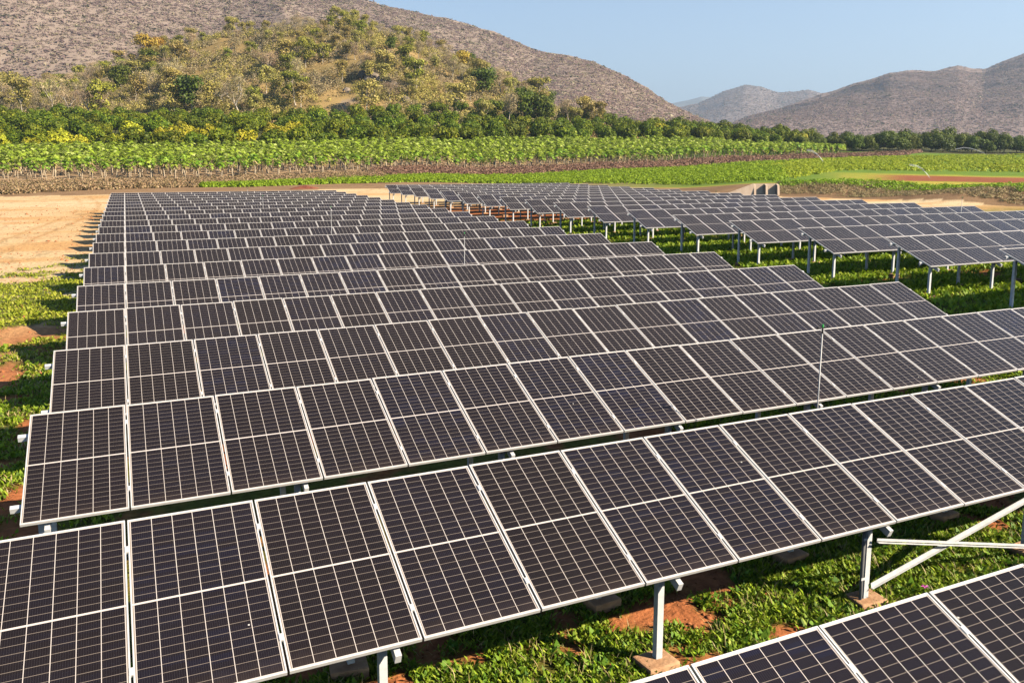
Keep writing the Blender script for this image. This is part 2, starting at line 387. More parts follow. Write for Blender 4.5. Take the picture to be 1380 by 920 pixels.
me = npmesh('ground', V, np.stack([a_, b_, c_, d_], 1), m_ground, smooth=True)
at_ = me.color_attributes.new('soil_colour', 'FLOAT_COLOR', 'POINT')
at_.data.foreach_set('color', np.concatenate([col.reshape(-1, 3), np.ones((na*nr, 1))], 1).astype(np.float32).ravel())
tag(obj('ground', me), 'orange soil and fields under and around the solar arrays', kind='structure')

# ------------------------------------------------------------------ leaf scatter tools
def tri_scatter(P, size, up=.3, rng=RNG, aspect=1., outward=None):
    """one irregular leaf quad (as 2 tris fan) per point, random facing"""
    n = len(P); nrm = rng.normal(size=(n, 3))
    if outward is not None: nrm = nrm*.55+outward
    nrm[:, 2] += up; nrm /= np.linalg.norm(nrm, axis=1)[:, None]
    a = np.cross(nrm, rng.normal(size=(n, 3))); a /= np.linalg.norm(a, axis=1)[:, None]+1e-9
    b = np.cross(nrm, a); sz = (np.asarray(size)*rng.uniform(.6, 1.3, n))[:, None]
    k = rng.uniform(.6, 1, (n, 4, 1))
    V = np.stack([P-a*sz*k[:, 0], P-b*sz*aspect*k[:, 1], P+a*sz*k[:, 2], P+b*sz*aspect*k[:, 3]], 1).reshape(-1, 3)
    return V, np.arange(4*n).reshape(n, 4)
def blades(P, h, w, lean=.5, rng=RNG):
    """upright pointed leaves: base pair, mid pair wider, tip -> 2 quads-ish as quad + degenerate quad avoided by tri split"""
    n = len(P); az = rng.uniform(0, 2*np.pi, n); ln = rng.uniform(.1, 1, n)*lean
    d = np.stack([np.cos(az)*ln, np.sin(az)*ln, np.ones(n)], 1); d /= np.linalg.norm(d, axis=1)[:, None]
    sd = np.stack([-np.sin(az), np.cos(az), np.zeros(n)], 1)
    hh = (h*rng.uniform(.6, 1.25, n))[:, None]; ww = (w*rng.uniform(.7, 1.2, n))[:, None]
    out = np.stack([np.cos(az), np.sin(az), np.zeros(n)], 1)
    base = P; mid = P+d*hh*.55; tip = P+d*hh+out*hh*.25*lean
    V = np.stack([base, mid+sd*ww, tip, mid-sd*ww], 1).reshape(-1, 3)
    return V, np.arange(4*n).reshape(n, 4)
def merge(parts):
    Vs = []; Fs = []; o = 0
    for V, Fx in parts: Vs.append(V); Fs.append(Fx+o); o += len(V)
    return np.concatenate(Vs), np.concatenate(Fs)

# ------------------------------------------------------------------ solar rows
def slopeM(d, n, x=0): return Matrix.Translation((x, 0, 0)) @ Matrix.Rotation(TILT, 4, 'X') @ Matrix.Translation((0, d, n))
me_glass = MB().box(LIP-.002, MW-LIP+.002, LIP-.002, ML-LIP+.002, -.008, -.0035).mesh('solar_panel', m_cells)
fm = MB()
for (x0, x1, y0, y1) in [(0, MW, 0, LIP), (0, MW, ML-LIP, ML), (0, LIP, LIP, ML-LIP), (MW-LIP, MW, LIP, ML-LIP)]: fm.box(x0, x1, y0, y1, -.035, 0)
me_frame = fm.mesh('frame', m_frame)
me_back = MB().box(LIP, MW-LIP, LIP, ML-LIP, -.016, -.0085).mesh('backsheet', m_back)
D1, D2 = .34, 1.62
me_clamp = MB().box(-.030, .010, -.035, .035, -.03, .006).mesh('clamp', m_frame)
me_rail = {}
cp = [(-.03, -.035), (.03, -.035), (.03, -.015), (.024, -.015), (.024, -.029), (-.024, -.029), (-.024, .029), (.024, .029), (.024, .015), (.03, .015), (.03, .035), (-.03, .035)]
rm = MB(); Mr = Matrix(((0, 0, 1, 0), (1, 0, 0, 0), (0, 1, 0, 0), (0, 0, 0, 1)))
rm.prism([(a, b) for a, b in cp], -.115, NMOD*PIT+.10, Mr); me_rail = rm.mesh('rail', m_galv)
def Hpost(z1, half=.037):
    m = MB(); h = half
    prof = [(-h, -h), (h, -h), (h, -h+.008), (-h+.008, -h+.008), (-h+.008, h-.008), (h, h-.008), (h, h), (-h, h)]
    return m.prism(prof, -.12, z1).mesh('post', m_galv)
H0 = 1.15
tl = math.tan(TILT); YF, YR = .28, 1.52
zf = H0+YF*tl-.20; zr_ = H0+YR*tl-.20
me_pf = Hpost(zf); me_pr = Hpost(zr_)
rf = MB(); rf.box(-.028, .028, -.02, ML-.17, -.045, .045, Matrix.Rotation(TILT, 4, 'X') @ Matrix.Translation((0, .05, 0))); me_raf = rf.mesh('rafter', m_galv)
bk = MB(); bk.box(.047, .056, -.05, .05, -.11, .03).box(.056, .11, -.045, .045, .0, .008).box(.102, .110, -.045, .045, -.07, -.001).bar((.06, 0, -.04), (.1, 0, -.06), .03, .03); me_brk = bk.mesh('bracket', m_galv)
def footing_mesh(seed):
    r = random.Random(seed); m = MB(); a = .19; v = []
    pl = [(-a+r.uniform(-.02, .02), -a*.8), (a+r.uniform(-.02, .02), -a*.85), (a, a*.85+r.uniform(-.02, .02)), (-a, a*.8)]
    m.prism(pl, -.3, .13); me = m.mesh('footing', m_conc)
    import bmesh
    bm = bmesh.new(); bm.from_mesh(me); bmesh.ops.bevel(bm, geom=[e for e in bm.edges], offset=.02, segments=2, affect='EDGES', profile=.6); bm.to_mesh(me); bm.free()
    return me
me_ft = [footing_mesh(i) for i in range(4)]
ORD = ['first', 'second', 'third', 'fourth', 'fifth', 'sixth', 'seventh', 'eighth', 'ninth', 'tenth', 'eleventh', 'twelfth', 'thirteenth', 'fourteenth', 'fifteenth', 'sixteenth', 'seventeenth', 'eighteenth', 'nineteenth', 'twentieth', 'twenty-first']
CBL = {}
def panel_row(x0, ylow, zlow, label, group, off, step, near, sag=0):
    zg = zlow-H0
    t = empty('solar_panel_row', (x0, ylow, zg)); tag(t, label, 'solar panels', group)
    for j in range(NMOD):
        dz = random.gauss(0, .0012)
        p = obj('solar_panel', me_glass, t, (j*PIT+GAP/2, 0, H0+dz), (TILT+random.gauss(0, .0016), random.gauss(0, .0012), 0))
        f = obj('frame', me_frame, p)
        if near: obj('backsheet', me_back, p)
        if near and j:
            for d in (D1, D2): obj('clamp', me_clamp, p, (0, d, 0))
    for d in (D1, D2):
        l = Matrix.Rotation(TILT, 3, 'X') @ Vector((0, d, -.073))
        obj('rail', me_rail, t, (0, l.y, H0+l.z), (TILT, 0, 0))
    if near:
        cp_ = []
        for k in range(0, NMOD*4+1):
            sg = -.03-.07*abs(math.sin(k*math.pi/4*.5))*(.6+.4*math.sin(k*1.7)); cp_.append((k*PIT/4+.05, .62, H0+.62*tl-.10+sg))
        if 'cable' not in CBL: CBL['cable'] = MB().tube(cp_[:-1], .011, 5).mesh('cable', m_black, True)
        obj('cable', CBL['cable'], t)
    for k in range(7):
        x = off+k*step
        if x > NMOD*PIT-.1: break
        gl = gz(x0+x, ylow+YF)-zg; gr = gz(x0+x, ylow+YR)-zg
        a = obj('post', me_pf, t, (x, YF, 0)); c = obj('post', me_pr, t, (x, YR, 0))
        obj('footing', me_ft[k % 4], a, (random.uniform(-.04, .04), random.uniform(-.04, .04), gl+random.uniform(-.04, .02)), (0, 0, random.uniform(-.12, .12)))
        obj('footing', me_ft[(k+2) % 4], c, (random.uniform(-.04, .04), random.uniform(-.04, .04), gr+random.uniform(-.04, .02)), (0, 0, random.uniform(-.12, .12)))
        obj('rafter', me_raf, t, (x+.075, 0, H0-.165))
        if near: obj('bracket', me_brk, a, (.0, 0, zf+.03))
    return t
PY = 4.04074; rowsL = []
for r in range(0, 21):
    if r == 0: lab = 'nearest solar panel row, its top edge crossing the bottom right corner'
    else: lab = '%s solar panel row of the left array, counted from the one with the braced posts' % ORD[r-1]
    if r == 1: lab = 'large foreground solar panel row with cross-braced posts above sunlit weeds'
    if r == 20: lab = 'farthest solar panel row of the left array, beside the bare sand'
    rowsL.append(panel_row(-PIT, (r-1)*PY, (r-1)*.03, lab, 'solar panel rows of the left array', .20, 2.965, r < 7))
rowsR = []
for i in range(0, 17):
    lab = '%s raised solar panel row of the right array, counted from the nearest' % ORD[i]
    if i == 0: lab = 'nearest raised solar panel row of the right array, cut by the right edge'
    if i == 16: lab = 'farthest raised solar panel row of the right array, in front of the green crop'
    x0 = 23.1462+.02185*i
    rowsR.append(panel_row(x0, 7.70486+i*PY, .8872+.01957*i-.03, lab, 'solar panel rows of the right array', .34, 3.02, i < 7))
# cross brace and conduit on the foreground row
t = rowsL[1]; xa = .20+2.965*3; xb = xa+2.965
obj('brace', MB().bar((xa+.05, YF-.055, .26), (xb, YF-.055, .90), .006, .065).bar((xa+.05, YF-.070, .23), (xb, YF-.070, .87), .03, .006).mesh('brace', m_galv), t)
obj('brace', MB().bar((xa+.05, YF-.095, .86), (xb, YF-.095, .20), .006, .03).bar((xa+.05, YF-.110, .83), (xb, YF-.110, .17), .03, .006).mesh('brace', m_galv), t)
cz = gz(t.location.x+xa, YF)-t.location.z
pts = [(xa-.075, YF-.02, 1.02), (xa-.075, YF-.02, .3), (xa-.085, YF-.03, .12), (xa-.14, YF-.05, .02), (xa-.22, YF-.08, -.05)]
cdn = obj('conduit', MB().tube(pts, .021, 8).mesh('conduit', m_pvc, True), t)
for z in (.35, .85): obj('pipe_clip', MB().box(xa-.105, xa-.045, YF-.047, YF-.041, z, z+.03).mesh('pipe_clip', m_galv), cdn)

# ------------------------------------------------------------------ sprinklers among the rows
def sprinkler(u, vt, row, ybehind, label):
    y = row.location.y+ML*math.cos(TILT)+ybehind
    d = AF+(u-PPX)/F*AR-(vt-PPY)/F*AU; k = (y-CAM[1])/d[1]; p = CAM+d*k
    zb = gz(p[0], y)
    t = empty('sprinkler_pole', (p[0], y, zb)); tag(t, label, 'sprinkler', 'irrigation sprinklers between the solar rows')
    h = p[2]-zb
    obj('pole', MB().tube([(-.03, 0, -.1), (0, 0, h-.12)], .010, 8).mesh('pole', m_pole, True), t)
    hd = obj('sprinkler_head', MB().tube([(0, 0, h-.14), (0, 0, h-.02)], .012, 8).bar((-.10, 0, h-.05), (.10, 0, h-.05), .012, .014).tube([(-.10, 0, h-.06), (-.10, 0, h-.03)], .014, 6).tube([(.10, 0, h-.06), (.10, 0, h-.03)], .014, 6).mesh('sprinkler_head', m_black), t)
    obj('nozzle_cap', MB().tube([(0, 0, h-.045), (0, 0, h)], .015, 8).mesh('nozzle_cap', m_greenp), hd)
sprinkler(1109, 437, rowsL[1], .9, 'tall thin sprinkler pole with green cap behind the foreground solar row')
sprinkler(626, 313, rowsL[5], .9, 'thin sprinkler pole rising in the middle of the left array')
sprinkler(446, 278, rowsL[8], .9, 'small sprinkler pole in the distant rows of the left array')
sprinkler(354, 263, rowsL[13], .9, 'faint sprinkler pole near the far rows of the left array')
sprinkler(333.5, 253, rowsL[18], .9, 'farthest sprinkler pole of the left array, rising against the sand')
sprinkler(1297, 265, rowsR[3], .9, 'white sprinkler pole on the right, rising against the sand and bank')
sprinkler(965, 257, rowsR[8], .9, 'small sprinkler pole among the far rows of the right array')
sprinkler(795, 246, rowsR[13], .9, 'farthest sprinkler pole of the right array, below the green crop')

# ------------------------------------------------------------------ weeds
m_weed = leafmat('weed_leaves', [(.11, .18, .008), (.20, .31, .012), (.34, .45, .022), (.14, .22, .010), (.44, .50, .05)], trans=.3, objvar=0)
m_weed2 = leafmat('weed_leaves_dry', [(.28, .32, .02), (.38, .40, .03), (.45, .42, .06), (.20, .25, .015)], trans=.3, objvar=0)
def weeds(name, x0, x1, y0, y1, dens, h, wd, label, m, tufts=7, spread=.06, seed=1):
    rng = np.random.default_rng(seed); n = int((x1-x0)*(y1-y0)*dens)
    x = rng.uniform(x0, x1, n); y = rng.uniform(y0, y1, n)
    k = veg_cover(x, y) > rng.uniform(.15, .9, n); x, y = x[k], y[k]
    z = ground(x, y); n = len(x); sz = rng.uniform(.6, 1.25, n)
    x = np.repeat(x, tufts)+rng.normal(0, spread, n*tufts); y = np.repeat(y, tufts)+rng.normal(0, spread, n*tufts); z = np.repeat(z, tufts)
    P = np.stack([x, y, z], 1); hh = h*np.repeat(sz, tufts); P[:, 2] += rng.uniform(-.02, .35, len(P))*hh
    V, Fc = blades(P, hh, wd*np.repeat(sz, tufts), lean=1.1, rng=rng)
    tag(obj(name, npmesh(name, V, Fc, m)), label, 'weeds', kind='stuff')
weeds('weeds', -1, 12.5, -1.6, 2.6, 160, .078, .0165, 'sunlit leafy weeds below the foreground solar row', m_weed, tufts=16, spread=.05, seed=1)
weeds('weeds', 9, 21, 2.6, 7, 55, .12, .022, 'strip of weeds glimpsed between two near solar rows', m_weed, tufts=9, seed=2)
weeds('weeds', -9, -.3, 3, 16, 70, .085, .022, 'green weeds in the shadows beside the left row ends', m_weed, tufts=8, spread=.09, seed=3)
weeds('weeds', -13, -.3, 16, 52, 26, .09, .036, 'yellowish weeds spreading along the left edge of the array', m_weed2, tufts=8, spread=.14, seed=4)
weeds('weeds', 19.5, 45, 3, 30, 16, .20, .045, 'green weed strips under the right array', m_weed, tufts=8, spread=.13, seed=5)
weeds('weeds', 17, 44, 30, 62, 7, .2, .06, 'distant green weeds under the right array', m_weed, tufts=8, spread=.18, seed=6)
m_straw = leafmat('dead_stems', [(.46, .33, .15), (.36, .24, .11), (.55, .42, .22)], trans=.2, objvar=0)
m_broad = leafmat('broad_weed_leaves', [(.09, .17, .012), (.15, .26, .018), (.24, .35, .03)], trans=.3, objvar=0)
weeds('dead_stems', -1, 12.5, -1.6, 2.6, 34, .12, .004, 'thin dead straw stems among the foreground weeds', m_straw, tufts=5, spread=.09, seed=11)
weeds('dead_stems', -9, -.3, 3, 20, 26, .11, .007, 'thin dead straw stems beside the left row ends', m_straw, tufts=5, spread=.12, seed=12)
weeds('broad_weeds', -1, 12.5, -1.6, 2.6, 30, .085, .028, 'scattered broad leaved weeds in the foreground patch', m_broad, tufts=8, spread=.05, seed=13)
weeds('broad_weeds', -9, -.3, 3, 20, 10, .10, .045, 'broad leaved weeds dotted along the left edge', m_broad, tufts=7, spread=.07, seed=14)
# soil clods
rng = np.random.default_rng(9); n = 5200; x = rng.uniform(-2, 14, n); y = rng.uniform(-1.5, 3, n); P = np.stack([x, y, ground(x, y)+.0], 1)
oc = np.array([(1,0,0),(-1,0,0),(0,1,0),(0,-1,0),(0,0,.8),(0,0,-.6)], float); of = np.array([(0,2,4),(2,1,4),(1,3,4),(3,0,4),(2,0,5),(1,2,5),(3,1,5),(0,3,5)])
sz = rng.gamma(2, .007, n)+.006
V = (oc[None]*sz[:, None, None]*rng.uniform(.6, 1.4, (n, 6, 1))+P[:, None]).reshape(-1, 3); Fc = (of[None]+(np.arange(n)*6)[:, None, None]).reshape(-1, 3)
m_clod = surf('soil_clods', (.28, .09, .035), (.46, .18, .07), 9, rough=1)
tag(obj('soil_clods', npmesh('soil_clods', V, Fc, m_clod)), 'crumbly red soil clods between the weeds', 'soil', kind='stuff')
n = 2600; x = rng.uniform(-30, -1, n); y = rng.uniform(14, 95, n); P = np.stack([x, y, ground(x, y)], 1); sz = rng.gamma(2, .016, n)+.015
V = (oc[None]*sz[:, None, None]*rng.uniform(.6, 1.4, (n, 6, 1))+P[:, None]).reshape(-1, 3); Fc = (of[None]+(np.arange(n)*6)[:, None, None]).reshape(-1, 3)
tag(obj('pebbles', npmesh('pebbles', V, Fc, m_clod)), 'stones and clods scattered over the sandy ground at the left', 'stones', kind='stuff')
# pink flower
p = at(1247, 790, 7.2); d = AF+(1247-PPX)/F*AR-(790-PPY)/F*AU; k = (-1.02-CAM[2])/d[2]; p = CAM+d*k
fl_ = empty('flower', (p[0], p[1], gz(p[0], p[1]))); tag(fl_, 'tiny pink flower in the weeds near the braced post', 'flower')
fm = MB()
for k in range(5):
    a = k*2*math.pi/5; c, s = math.cos(a), math.sin(a)
    fm.v += [(0, 0, .12), (.03*c-.014*s, .03*s+.014*c, .135), (.055*c, .055*s, .13), (.03*c+.014*s, .03*s-.014*c, .135)]; b0 = len(fm.v)-4; fm.f.append((b0, b0+1, b0+2, b0+3))
obj('petals', fm.mesh('petals', m_petal), fl_); obj('stem', MB().tube([(0, 0, 0), (0, 0, .12)], .003, 5).mesh('stem', m_weed), fl_)

# ------------------------------------------------------------------ concrete culvert and dirt heap
cu0 = at(1030, 262, 103.2)
cz = gz(cu0[0], cu0[1]); cv = empty('culvert', (cu0[0], cu0[1], cz), -YAW); tag(cv, 'pale concrete culvert headwall with a sloping wing wall in the bank', 'culvert')
obj('wall', MB().box(-1.3, 1.86, .75, .95, -.3, 1.40).mesh('wall', m_conc2), cv)
for xx in (-1.3, .15, 1.6): obj('side_wall', MB().prism([(-.2, -.3), (.75, -.3), (.75, 1.38), (.1, 1.25)], xx, xx+.26, Matrix(((0, 0, 1, 0), (1, 0, 0, 0), (0, 1, 0, 0), (0, 0, 0, 1)))).mesh('side_wall', m_conc2), cv)
obj('wing_wall', MB().prism([(-5.0, -.3), (-1.3, -.3), (-1.3, 1.45), (-4.9, .12)], -.32, -.05, Matrix(((1, 0, 0, 0), (0, 0, -1, 0), (0, 1, 0, 0), (0, 0, 0, 1)))).mesh('wing_wall', m_conc2), cv)
def heap(u, s, rx, ry, h, name, label, mat, seed):
    p = at(u, 250, s); x0, y0 = p[0], p[1]; g = np.linspace(-1, 1, 40); X, Y = np.meshgrid(g, g, indexing='ij')
    r = np.sqrt(X**2+Y**2); Z = h*np.clip(1-r, 0, 1)**.8*(1+.8*(fbm(X*3+seed, Y*3, 4, seed)-.5))
    wx = x0+X*rx*RH[0]+Y*ry*FH[0]; wy = y0+X*rx*RH[1]+Y*ry*FH[1]; wz = ground(wx, wy)-.15+Z
    i = np.arange(1600).reshape(40, 40)
    me = npmesh(name, np.stack([wx.ravel(), wy.ravel(), wz.ravel()], 1), np.stack([i[:-1, :-1].ravel(), i[1:, :-1].ravel(), i[1:, 1:].ravel(), i[:-1, 1:].ravel()], 1), mat, True)
    return tag(obj(name, me), label, 'dirt heap')
m_heap = surf('heap_soil', (.16, .045, .025), (.33, .11, .05), .8, rough=1, bump=.15, bscale=3)
heap(410, 121, 2.6, 1.8, .6, 'dirt_heap', 'dark red dirt heap behind the left array beside the crop strip', m_heap, 3)

# ------------------------------------------------------------------ scrub, crops
def strip_points(us, s0, s1, n, rng):
    """random points in a band given in (image column, distance) knots"""
    u = rng.uniform(us[0], us[-1], n); a = np.interp(u, us, s0); b_ = np.interp(u, us, s1)
    s = a+(b_-a)*rng.uniform(0, 1, n)**.8
    q = np.interp(u, TU_all, Q_all); return xy(s, q*s)+(u,)
TU_all = np.arange(-1200, 2400, 20.); Q_all = np.array([qof(u) for u in TU_all])
def dens_keep(x, y, sc, thr, rng, seed): return fbm(x/sc, y/sc, 3, seed) > thr+rng.uniform(-.08, .08, len(x))
def tufts(name, x, y, rad, hgt, per, leaf, mat, label, rng, up=.4, cat='bushes'):
    n = len(x); z = ground(x, y); sc = rng.uniform(.55, 1.3, n)
    th = rng.uniform(0, 2*np.pi, (n, per)); ph = np.arccos(rng.uniform(0, 1, (n, per))); rr = rng.uniform(.75, 1.05, (n, per))
    dx = np.cos(th)*np.sin(ph)*rr; dy = np.sin(th)*np.sin(ph)*rr; dz = np.cos(ph)*rr
    P = np.stack([x[:, None]+dx*rad*sc[:, None], y[:, None]+dy*rad*sc[:, None], z[:, None]+dz*hgt*sc[:, None]+.05], 2).reshape(-1, 3)
    O = np.stack([dx, dy, dz], 2).reshape(-1, 3)
    V, Fc = tri_scatter(P, leaf, up=up, rng=rng, outward=O*1.8)
    return tag(obj(name, npmesh(name, V, Fc, mat)), label, cat, kind='stuff')
m_scrub = leafmat('dry_scrub', [(.28, .18, .08), (.40, .28, .14), (.32, .23, .10), (.24, .21, .07), (.48, .35, .19)], trans=.15, objvar=0)
m_scrubr = leafmat('dry_scrub_red', [(.23, .125, .075), (.31, .18, .11), (.18, .10, .06), (.35, .22, .13)], trans=.15, objvar=0)
m_crop = leafmat('crop_leaves', [(.19, .33, .012), (.27, .44, .02), (.34, .52, .035), (.15, .26, .012)], trans=.35, objvar=0)
m_crop2 = leafmat('crop_leaves_light', [(.32, .40, .018), (.42, .48, .025), (.50, .52, .04), (.27, .35, .018)], trans=.35, objvar=0)
rng = np.random.default_rng(31)
x, y, u = strip_points([-300, 0, 290, 520], [109, 110, 130, 148], [125, 127, 143, 160], 4400, rng)
tufts('dry_scrub', x, y, .8, .95, 32, .14, m_scrub, 'band of dry olive brown scrub between the sand and the papayas', rng)
x, y, u = strip_points([500, 690, 900, 1050, 1140, 1220, 1240], [148, 172, 196, 228, 262, 300, 330], [166, 186, 212, 250, 288, 318, 332], 3400, rng)
tufts('dry_scrub', x, y, 1.2, 1.15, 34, .2, m_scrubr, 'long reddish brown hedge of dry scrub below the papayas', rng)
# green crop
x, y, u = strip_points([270, 330, 520, 690, 900, 1050, 1140, 1380, 1450], [128, 129, 141, 149, 136, 121, 170, 162, 160], [133, 135, 152, 170, 194, 226, 258, 330, 345], 17000, rng)
k = ~((u > 1325) & (fbm(x/20, y/7, 2, 63) > .55)) & (dens_keep(x, y, 6, .38, rng, 61) | (u < 1120)); x, y, u = x[k], y[k], u[k]
lt = (u > 1060+80*(fbm(x/15, y/15, 3, 64)-.5)*2)
tufts('leafy_crop', x[~lt], y[~lt], .62, .62, 26, .16, m_crop, 'bright green leafy crop rows behind the right array', rng, cat='crop')
tufts('leafy_crop', x[lt], y[lt], .6, .50, 24, .18, m_crop2, 'yellow green leafy crop in the fields at the far right', rng, cat='crop')
# embankment scrub on the right
x, y, u = strip_points([1052, 1140, 1380, 1500], [105, 100, 84, 80], [115, 112, 95, 90], 2000, rng)
tufts('bank_scrub', x, y, .50, .26, 40, .06, m_scrub, 'dead brown weeds covering the low bank behind the right array', rng)
x, y, u = strip_points([1052, 1140, 1380, 1500], [110, 107, 90, 86], [115, 113, 97, 92], 900, rng)
tufts('bank_weeds', x, y, .5, .45, 22, .12, m_crop, 'scattered green weeds along the top of the low bank', rng)

# ------------------------------------------------------------------ trees
def skeleton(rng, h, fork=.35, nb=5, spread=.8, lev=2, r0=.16, lean=.15):
    """trunk and limbs, returns MB and the limb tips"""
    m = MB(); tips = []
    def grow(p, d, L, r, lv):
        q = [p]; n = 3
        for i in range(n):
            d = (d+Vector((rng.normal(0, .16), rng.normal(0, .16), rng.normal(0.05, .08)))).normalized(); q.append(q[-1]+d*L/n)
        m.tube(q, [r*(1-.45*i/n) for i in range(n+1)], 5 if lv else 6, cap=False)
        if lv == 0: tips.append(q[-1]); return
        k = nb if lv == lev else 3
        a0 = rng.uniform(0, 6.28)
        for i in range(k):
            a = a0+i*2*math.pi/k+rng.normal(0, .3)
            nd = Vector((math.cos(a)*spread, math.sin(a)*spread, rng.uniform(.35, .95))).normalized()
            nd = (nd+d*.5).normalized()
            grow(q[-1] if i else q[-1], nd, L*rng.uniform(.55, .85)*(1.3 if lv == lev else 1), r*.5, lv-1)
    grow(Vector((0, 0, -.3)), Vector((rng.normal(0, lean), rng.normal(0, lean), 1)).normalized(), h*fork+.3, r0, lev)
    return m, np.array([tuple(t) for t in tips])
def crown_points(rng, centres, rad, per, flat=.8, shell=.55):
    out = []; O = []
    for c in centres:
        d = rng.normal(size=(per, 3)); d /= np.linalg.norm(d, axis=1)[:, None]; r = rng.uniform(shell, 1, (per, 1))**.6*rad*rng.uniform(.7, 1.25)
        P = d*r*np.array([1, 1, flat]); out.append(c+P); O.append(d)
    return np.concatenate(out), np.concatenate(O)
bark = surf('grey_bark', (.22, .17, .12), (.42, .35, .27), 2, rough=.9)
barkp = surf('pale_bark', (.38, .31, .22), (.62, .54, .42), 2, rough=.9)
bark2 = surf('dark_bark', (.09, .065, .045), (.17, .13, .09), 2, rough=.9)
m_orch = leafmat('orchard_leaves', [(.075, .115, .006), (.120, .170, .008), (.185, .240, .011), (.09, .135, .007), (.28, .30, .016)], trans=.35, objvar=.28)
m_orchy = leafmat('yellowing_leaves', [(.32, .32, .012), (.46, .43, .02), (.24, .26, .012), (.58, .50, .04)], trans=.25, objvar=.2)
m_dark = leafmat('dark_leaves', [(.07, .10, .010), (.115, .15, .014), (.17, .20, .02), (.08, .11, .012)], trans=.25, objvar=.25)
def orchard_variant(seed, h, rad, mat, n=2000, leaf=.25):
    rng = np.random.default_rng(seed); m, tips = skeleton(rng, h, .22, 5, .9, 1, .14)
    nc = 17; th = rng.uniform(0, 6.28, nc); rr = np.sqrt(rng.uniform(0, 1, nc))*rad*.62; zz = rng.uniform(.30, .78, nc)*h*(1-.25*(rr/rad))
    Cn = np.stack([np.cos(th)*rr, np.sin(th)*rr, zz], 1)
    P, O = crown_points(rng, Cn, rad*.40, n//nc, .85, .7)
    P[:, 2] = np.maximum(P[:, 2], .25)
    V, Fc = tri_scatter(P, leaf, up=.25, rng=rng, outward=O*1.6)
    return m.mesh('trunk', bark2, True), npmesh('crown', V, Fc, mat)
def plant(kind, variant, x, y, sc, rz, label, cat, group, names=('trunk', 'crown')):
    t = empty(kind, (x, y, gz(x, y)), rz); t.scale = (sc, sc, sc*random.uniform(.9, 1.1)); tag(t, label, cat, group)
    for nm, me in zip(names, variant):
        if me is not None: obj(nm, me, t)
    return t
ORC = [orchard_variant(100+i, 5.2, 3.0, m_orch) for i in range(6)]
ORY = [orchard_variant(120+i, 5.0, 2.9, m_orchy) for i in range(3)]
ORD_ = [orchard_variant(140+i, 8.4, 4.4, m_dark, 3000, .27) for i in range(4)]
rng = np.random.default_rng(77)
cnt = 0
US = np.array([-220, 0, 290, 520, 690, 900, 1000, 1100], float)
SA = np.array([206, 206, 212, 232, 256, 282, 304, 324], float); SB = np.array([302, 300, 302, 314, 338, 366, 378, 392], float)
for rr in range(6):
    f = rr/5.; u = -150.
    while u < 1090:
        s = np.interp(u, US, SA+(SB-SA)*f)
        if rr >= 6 and u > 760: pass
        step = 7.0/ s*F*rng.uniform(.85, 1.15)
        uu = u+rng.uniform(-5, 5); s2 = s+rng.uniform(-2, 2); q = np.interp(uu, TU_all, Q_all); x, y = xy(s2, q*s2)
        yellow = fbm(x/14, y/14, 2, 70) > (.46 if (uu < 250 and rr < 2) else (.70 if rr < 3 and uu < 480 else .88))
        vs = ORY if yellow else ORC; zone = 'at the left end of' if uu < 300 else ('in the middle of' if uu < 720 else 'at the right part of')
        lab = ('yellow green fruit tree %s the orchard belt below the hills' if yellow else 'dense green fruit tree %s the orchard belt below the hills') % zone
        if cnt < 298 and (rr not in (3, 5) or True):
            plant('orchard_tree', vs[rng.integers(len(vs))], float(x), float(y), rng.uniform(1.1, 1.55), rng.uniform(0, 6.28), lab, 'tree', 'yellowing orchard trees' if yellow else 'green orchard trees'); cnt += 1
        u += step*1.0
    if rr == 2: mid = cnt
# tall trees closing the right-hand fields
for rr in range(3):
    u = 1080.+rr*9
    while u < 1480:
        s = np.interp(u, [1080, 1150, 1240, 1480], [312, 322, 338, 350])+rr*11+rng.uniform(-3, 3); q = np.interp(u, TU_all, Q_all); x, y = xy(s, q*s)
        plant('tall_tree', ORD_[rng.integers(4)], float(x), float(y), rng.uniform(.9, 1.32)*(1 if u > 1180 else .8), rng.uniform(0, 6.28), 'tall dark green bushy tree in the windbreak behind the right-hand fields', 'tree', 'windbreak trees behind the right-hand fields')
        u += 6.2/s*F*rng.uniform(.8, 1.2)

